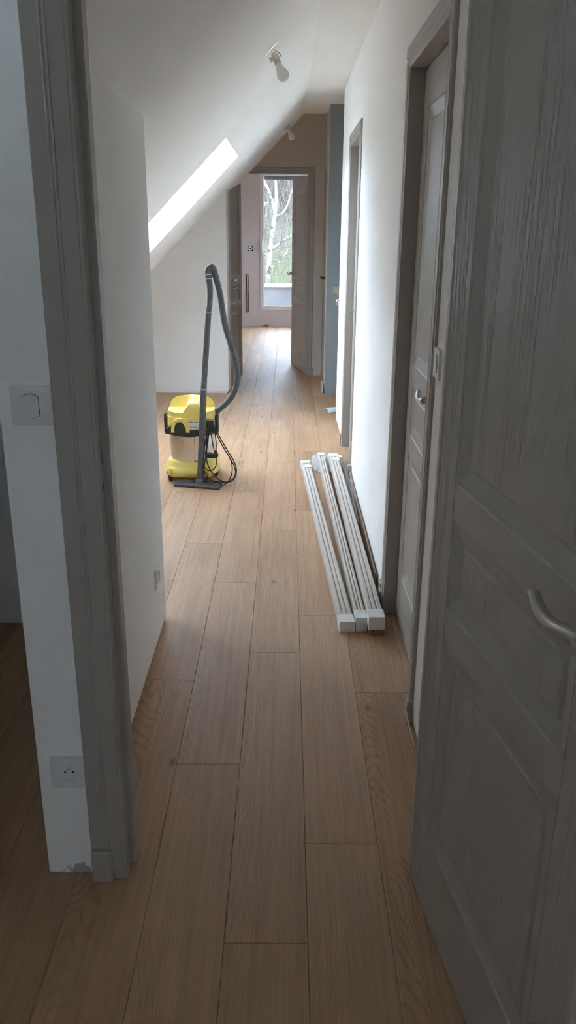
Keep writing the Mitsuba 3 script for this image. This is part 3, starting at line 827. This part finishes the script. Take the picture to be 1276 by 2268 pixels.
# head: dome with two hand recesses beside a carrying handle, and an arch on the front
dome = mf(rings([(0.330, 0.148, 0.148), (0.338, 0.157, 0.157), (0.365, 0.158, 0.158), (0.410, 0.155, 0.155), (0.414, 0.152, 0.152), (0.450, 0.150, 0.150), (0.478, 0.145, 0.145), (0.498, 0.134, 0.134), (0.511, 0.115, 0.115), (0.518, 0.085, 0.085), (0.520, 0.04, 0.04)], 2.25))
for s, a, b in ((-1, 0.020, 0.20), (1, 0.050, 0.20)):
    pts = []
    for x, g in ((a, 0), (a + 0.034, 1), (b, 0)):
        for y, z in ((-0.20, 0.443), (0.035, 0.449), (-0.20, 0.60), (0.085, 0.60)):
            pts.append((VX + 0.012 + s * (x if not (g and z < 0.5) else x), VY + y, z + (0.0 if x > a else 0.045) if z < 0.5 else z))
    dome = dome - mf(trimesh.Trimesh(np.array(pts)).convex_hull)
arch_o = Polygon([(-0.060, 0.325), (-0.058, 0.365), (-0.048, 0.392), (-0.028, 0.410), (0, 0.416), (0.028, 0.410), (0.046, 0.392), (0.054, 0.365), (0.058, 0.325)])
dome = dome + mf(extr(arch_o, (VX - 0.055, VY - 0.170, 0), AX, AZ, AY, 0.10))
arch_i = Polygon([(-0.040, 0.300), (-0.040, 0.348), (-0.032, 0.376), (-0.016, 0.393), (0.006, 0.394), (0.022, 0.378), (0.034, 0.350), (0.038, 0.300)])
dome = dome - mf(extr(arch_i, (VX - 0.055, VY - 0.20, 0), AX, AZ, AY, 0.06))
add('head', dome, 'm_yellow', 30, k)
add('head_opening', extr(arch_i.buffer(-0.0005), (VX - 0.055, VY - 0.150, 0), AX, AZ, AY, 0.012), 'm_vac_black', parent=k)
hp = spline([(VX + 0.002, VY + 0.05, 0.520), (VX + 0.008, VY + 0.00, 0.526), (VX + 0.018, VY - 0.055, 0.518), (VX + 0.028, VY - 0.105, 0.490), (VX + 0.034, VY - 0.128, 0.462)], 26)
add('carry_handle', tube(hp, np.linspace(0.014, 0.019, 26), 16, flat=0.6), 'm_yellow', 40, k)
lb = add('rating_label', extr(rounded(0.066, 0.048, 0.002), (VX + 0.028, VY - 0.1595, 0.372), AX, AZ, -AY, 0.001), 'm_paper', parent=k)
for z, xs_ in ((0.018, [(-0.030, -0.004), (0.004, 0.028)]), (-0.013, [(-0.030, -0.026), (-0.024, -0.019), (-0.016, -0.010), (-0.007, 0.0), (0.003, 0.009), (0.012, 0.018), (0.021, 0.024)])):
    for a, b in xs_:
        add('print', box(VX + 0.028 + a, VX + 0.028 + b, VY - 0.1609, VY - 0.1604, 0.372 + z - 0.0022, 0.372 + z + 0.0022), 'm_ink', parent=lb)
for s in (-1, 1):
    x = VX + s * 0.160
    add('latch', cat(box(x - 0.012, x + 0.012, VY - 0.045, VY + 0.03, 0.285, 0.405, 0.006), box(x - 0.006 + s * 0.008, x + 0.006 + s * 0.008, VY - 0.05, VY + 0.03, 0.30, 0.42, 0.004)), 'm_vac_black', 30, k)
add('latch_bracket', extr([(-0.150, 0.345), (-0.150, 0.315), (-0.075, 0.298), (-0.075, 0.318), (-0.115, 0.335), (-0.125, 0.358)], (VX, VY - 0.150, 0), AX, AZ, AY, 0.05), 'm_vac_black', parent=k)
add('cable_hook', cat(extr([(0.108, 0.402), (0.154, 0.406), (0.160, 0.330), (0.116, 0.326)], (VX, VY - 0.175, 0), AX, AZ, AY, 0.060)), 'm_vac_black', parent=k)
for cx, cy in ((-0.135, -0.135), (0.150, -0.02), (-0.12, 0.14), (0.11, 0.14), (0.09, -0.14)):
    add('caster', lathe([(0, -0.012), (0.017, -0.012), (0.022, -0.008), (0.022, 0.008), (0.017, 0.012), (0, 0.012)], (VX + cx, VY + cy, 0.0222), (0.85, 0.4, 0), 20), 'm_vac_black', 40, k)
    add('caster_fork', box(VX + cx - 0.010, VX + cx + 0.010, VY + cy - 0.012, VY + cy + 0.012, 0.036, 0.048, 0.002), 'm_vac_black', parent=k)
# floor nozzle and the upright tube
nz = [(-0.702, 4.985), (-0.414, 4.915)]
a, b = V3(*nz[0], 0), V3(*nz[1], 0)
d = (b - a) / np.linalg.norm(b - a)
c = np.cross(AZ, d)
add('floor_nozzle', cat(extr([(-0.038, 0.004), (-0.042, 0.016), (-0.030, 0.028), (-0.012, 0.030), (-0.006, 0.018), (0.018, 0.018), (0.026, 0.030), (0.038, 0.028), (0.044, 0.014), (0.040, 0.004)], a, c, AZ, d, np.linalg.norm(b - a)),
                        box(-0.575, -0.525, 4.925, 4.985, 0.012, 0.050, 0.010)), 'm_hose', 30, k)
for s in (-1, 1):
    q = (a + b) / 2 + d * s * 0.085
    add('nozzle_recess', extr([(-0.026, 0.0275), (-0.026, 0.0305), (0.026, 0.0305), (0.026, 0.0275)], q - d * 0.052, c, AZ, d, 0.104), 'm_vac_black', parent=k)
    add('nozzle_rib', extr([(-0.032, 0.026), (-0.032, 0.0335), (-0.028, 0.0335), (-0.028, 0.026)], q - d * 0.058, c, AZ, d, 0.116), 'm_hose', parent=k)
add('nozzle_strip', extr([(-0.036, 0.0), (-0.036, 0.005), (0.038, 0.005), (0.038, 0.0)], a, c, AZ, d, np.linalg.norm(b - a)), 'm_vac_black', parent=k)
P0, P1, P2, P3 = V3(-0.545, 4.965, 0.035), V3(-0.512, 5.005, 0.612), V3(-0.472, 5.010, 1.070), V3(-0.463, 5.012, 1.25)
add('suction_tube', tube([P0, P1], [0.0205, 0.0195], 24), 'm_hose', 40, k)
add('suction_tube', tube([P1 - (P2 - P1) * 0.02, P2], [0.0178, 0.0178], 24), 'm_hose', 40, k)
add('tube_collar', tube([P1 - AZ * 0.004, P1 + AZ * 0.003], [0.0212, 0.0205], 24), 'm_trim', 40, k)
add('tube_collar', tube([P2 - AZ * 0.003, P2 + AZ * 0.004], [0.0192, 0.0192], 24), 'm_trim', 40, k)
pts = spline([P2, P2 * 0.5 + P3 * 0.5 + V3(0.006, 0, 0), P3], 20)
add('suction_tube', tube(pts, np.linspace(0.0165, 0.0185, 20), 24), 'm_hose', 40, k)
for q, (z, r) in enumerate(((1.245, 0.0205), (1.268, 0.0215), (1.292, 0.0225))):
    add('elbow_ring', tube([(-0.4645 - 0.001 * q, 5.012, z), (-0.4660 - 0.001 * q, 5.012, z + 0.019)], r, 24), 'm_hose', 40, k)
hose = spline([(-0.467, 5.012, 1.305), (-0.463, 5.016, 1.325), (-0.447, 5.02, 1.330), (-0.432, 5.025, 1.302), (-0.404, 5.03, 1.180), (-0.376, 5.05, 0.99), (-0.338, 5.07, 0.855), (-0.310, 5.10, 0.715), (-0.316, 5.14, 0.62), (-0.358, 5.20, 0.520), (-0.415, 5.24, 0.455), (-0.475, 5.25, 0.405), (-0.50, 5.25, 0.385)], 420)
rr = 0.0185 + 0.0008 * np.cos(np.arange(420) * 2 * np.pi / 3.0)
add('hose', tube(hose, rr, 16), 'm_hose', 40, k)
# mains cable in loops from the hook, with its plug
cords = [
    [(-0.478, 5.05, 0.375), (-0.452, 5.03, 0.345), (-0.42, 5.01, 0.285), (-0.372, 4.99, 0.205), (-0.330, 4.98, 0.13), (-0.326, 4.975, 0.06), (-0.365, 4.965, 0.030), (-0.42, 4.955, 0.030), (-0.478, 4.95, 0.045), (-0.515, 4.955, 0.10), (-0.52, 4.965, 0.20), (-0.503, 4.985, 0.31), (-0.490, 5.03, 0.372)],
    [(-0.470, 5.05, 0.372), (-0.440, 5.03, 0.320), (-0.395, 5.00, 0.24), (-0.350, 4.98, 0.165), (-0.345, 4.97, 0.08), (-0.380, 4.96, 0.020), (-0.43, 4.94, 0.006), (-0.48, 4.93, 0.008), (-0.515, 4.94, 0.06), (-0.512, 4.96, 0.16), (-0.498, 4.99, 0.29), (-0.486, 5.03, 0.365)],
    [(-0.484, 5.04, 0.365), (-0.470, 5.01, 0.30), (-0.452, 4.98, 0.22), (-0.440, 4.965, 0.16), (-0.455, 4.96, 0.115), (-0.49, 4.96, 0.105), (-0.52, 4.965, 0.13), (-0.518, 4.98, 0.24), (-0.498, 5.02, 0.350)],
    [(-0.492, 5.04, 0.362), (-0.500, 5.00, 0.24), (-0.495, 4.97, 0.14), (-0.45, 4.955, 0.07), (-0.40, 4.95, 0.034), (-0.35, 4.955, 0.034), (-0.318, 4.965, 0.075), (-0.322, 4.975, 0.14), (-0.37, 4.99, 0.225), (-0.43, 5.02, 0.325), (-0.462, 5.045, 0.372)],
    [(-0.458, 5.04, 0.345), (-0.446, 5.02, 0.30), (-0.443, 5.005, 0.25), (-0.445, 5.0, 0.222)],
]
for cd in cords:
    add('mains_cable', tube(spline(cd, 90), 0.0036, 8), 'm_cord', 50, k)
add('plug', cat(tube([(-0.445, 5.0, 0.226), (-0.445, 5.0, 0.205)], [0.006, 0.012], 14), box(-0.459, -0.431, 4.986, 5.014, 0.178, 0.206, 0.006)), 'm_plug', 30, k)
add('tool_clip', extr([(0.105, 0.185), (0.175, 0.178), (0.178, 0.165), (0.160, 0.155), (0.105, 0.160)], (VX, VY - 0.16, 0), AX, AZ, AY, 0.05), 'm_vac_black', parent=k)

# ------------------------------------------------------------------ outside the tall window
struct('ground_outside', 'rough grass slope outside', 'ground', box(-60, 60, 15.9, 45, -3.3, -3.2), 'm_green')
k = tag('balcony_parapet', 'grey rendered balcony wall with white coping outside the tall window', 'balcony wall')
add('wall', box(-3.0, 3.0, 15.5, 15.68, -0.5, 0.53), 'm_parapet', parent=k)
add('coping', box(-3.0, 3.0, 15.46, 15.74, 0.53, 0.585, 0.006), 'm_coping', parent=k)
struct('balcony_floor', 'balcony floor outside the tall window', 'floor', box(-3.0, 3.0, 14.2, 15.5, -0.5, 0.0), 'm_parapet')
gx, gy = np.meshgrid(np.linspace(-70, 70, 60), np.linspace(44, 150, 40), indexing='ij')
gz = -3.2 + 14.5 * np.clip((gy - 44) / 52, 0, 1) ** 0.9 + 2.2 * (meshkit.fbm(np.stack([gx * 0.06, gy * 0.06, gx * 0], -1), 3, 4) - 0.5) * np.clip((gy - 44) / 10, 0, 1)
i = np.arange(gx.size).reshape(gx.shape)
f = np.stack([i[:-1, :-1], i[1:, :-1], i[1:, 1:], i[:-1, 1:]], -1).reshape(-1, 4)
struct('hill', 'pale wooded hillside beyond the tree', 'hill', tm(np.stack([gx, gy, gz], -1).reshape(-1, 3), f), 'm_hill', True)


def branchwork(start, direction, length, r, depth, rnd, out, spread=0.6, nseg=5, up=0.1):
    pts = [np.asarray(start, float)]
    d = np.asarray(direction, float) / np.linalg.norm(direction)
    for s in range(nseg):
        d = d + rnd.normal(0, 0.13, 3) + V3(0, 0, up * 0.3)
        d /= np.linalg.norm(d)
        pts.append(pts[-1] + d * length / nseg)
    rad = np.linspace(r, r * 0.45, nseg + 1)
    out.append((depth, tube(pts, rad, 6 if r > 0.02 else 4, caps=False)))
    if depth > 0:
        for _ in range(rnd.integers(3, 6)):
            t = rnd.uniform(0.35, 1.0)
            q = pts[min(int(t * nseg), nseg)]
            e = d + rnd.normal(0, spread, 3) + V3(0, 0, up)
            branchwork(q, e, length * rnd.uniform(0.45, 0.75), max(rad[min(int(t * nseg), nseg)] * rnd.uniform(0.45, 0.7), 0.006), depth - 1, rnd, out, spread, nseg, up)


rnd = np.random.default_rng(11)
k = tag('birch_tree', 'bare forked birch tree with white bark behind the balcony wall', 'tree')
trunk = spline([(-0.62, 28, -3.25), (-0.66, 28, -1.0), (-0.62, 28, 0.4), (-0.52, 28, 1.3), (-0.42, 28, 1.95)], 30)
add('trunk', tube(trunk, np.linspace(0.10, 0.06, 30), 12), 'm_birch', 60, k)
for pts, r in (([(-0.42, 28, 1.95), (-0.55, 28, 2.5), (-0.85, 28.1, 3.1), (-1.1, 28.1, 3.9)], 0.055), ([(-0.42, 28, 1.95), (-0.38, 27.9, 2.5), (-0.42, 27.9, 3.2), (-0.30, 27.9, 4.3)], 0.045), ([(-0.42, 28, 1.95), (-0.22, 28, 2.0), (0.02, 28.1, 2.4), (0.3, 28.1, 2.95)], 0.035), ([(-0.55, 28, 0.9), (-0.2, 28, 1.15), (0.1, 27.9, 1.35)], 0.03), ([(-0.62, 28, 0.3), (-0.25, 27.8, 0.55), (0.0, 27.8, 0.9)], 0.035), ([(-0.62, 28, 0.5), (-0.75, 27.9, 0.8), (-1.0, 27.9, 0.95)], 0.03)):
    add('branch', tube(spline(pts, 14), np.linspace(r, r * 0.5, 14), 8), 'm_birch', 60, k)
tw = []
for _ in range(26):
    q = trunk[rnd.integers(14, 30)] + rnd.normal(0, 0.05, 3)
    branchwork(q, (rnd.normal(0, 1), rnd.normal(0, 0.5), rnd.uniform(-0.2, 1.0)), rnd.uniform(0.6, 1.3), 0.014, 2, rnd, tw, 0.7)
t = add('twigs', cat(*[m for _, m in tw]), 'm_twig', parent=k)
labels[t] = {'label': 'thin bare twigs', 'kind': 'stuff'}
for s, (x, y, zb, hh, ms, lab) in enumerate(((-0.70, 20.5, -3.25, 4.2, 'm_twig', 'leafless grey shrub left of the birch trunk'), (0.14, 25.0, -3.25, 4.7, 'm_brush', 'yellowish bare shrub right of the birch'), (0.66, 35.0, -3.25, 5.6, 'm_brush', 'tall yellowish bare thicket behind the shrub on the right'),
                                             (-0.17, 18.6, -3.25, 3.6, 'm_green', 'low green shrub just above the balcony wall'))):
    out = []
    for _ in range(22):
        branchwork((x + rnd.normal(0, 0.28), y + rnd.normal(0, 0.3), zb), (rnd.normal(0, 0.22), rnd.normal(0, 0.12), 1), hh * rnd.uniform(0.5, 0.75), 0.012, 2, rnd, out, 0.35, 4, 0.35)
    n = 'bare_shrub' if s == 0 else f'bare_shrub_{s:03d}'
    scene[n] = mikit.ply(cat(*[m for _, m in out]), ms)
    tag(n, lab, 'shrub')
out = []
for _ in range(230):
    y = rnd.uniform(50, 95)
    x = rnd.uniform(-0.085, 0.055) * y
    zb = -3.2 + 14.5 * min((y - 44) / 52, 1) ** 0.9
    branchwork((x, y, zb - 0.5), (rnd.normal(0, 0.05), 0, 1), rnd.uniform(4, 7), 0.09, 2, rnd, out, 0.5, 4, 0.5)
scene['bare_woods'] = mikit.ply(cat(*[m for _, m in out]), 'm_woods')
tag('bare_woods', 'hazy bare woodland covering the hillside behind the birch', 'woodland', kind='stuff')
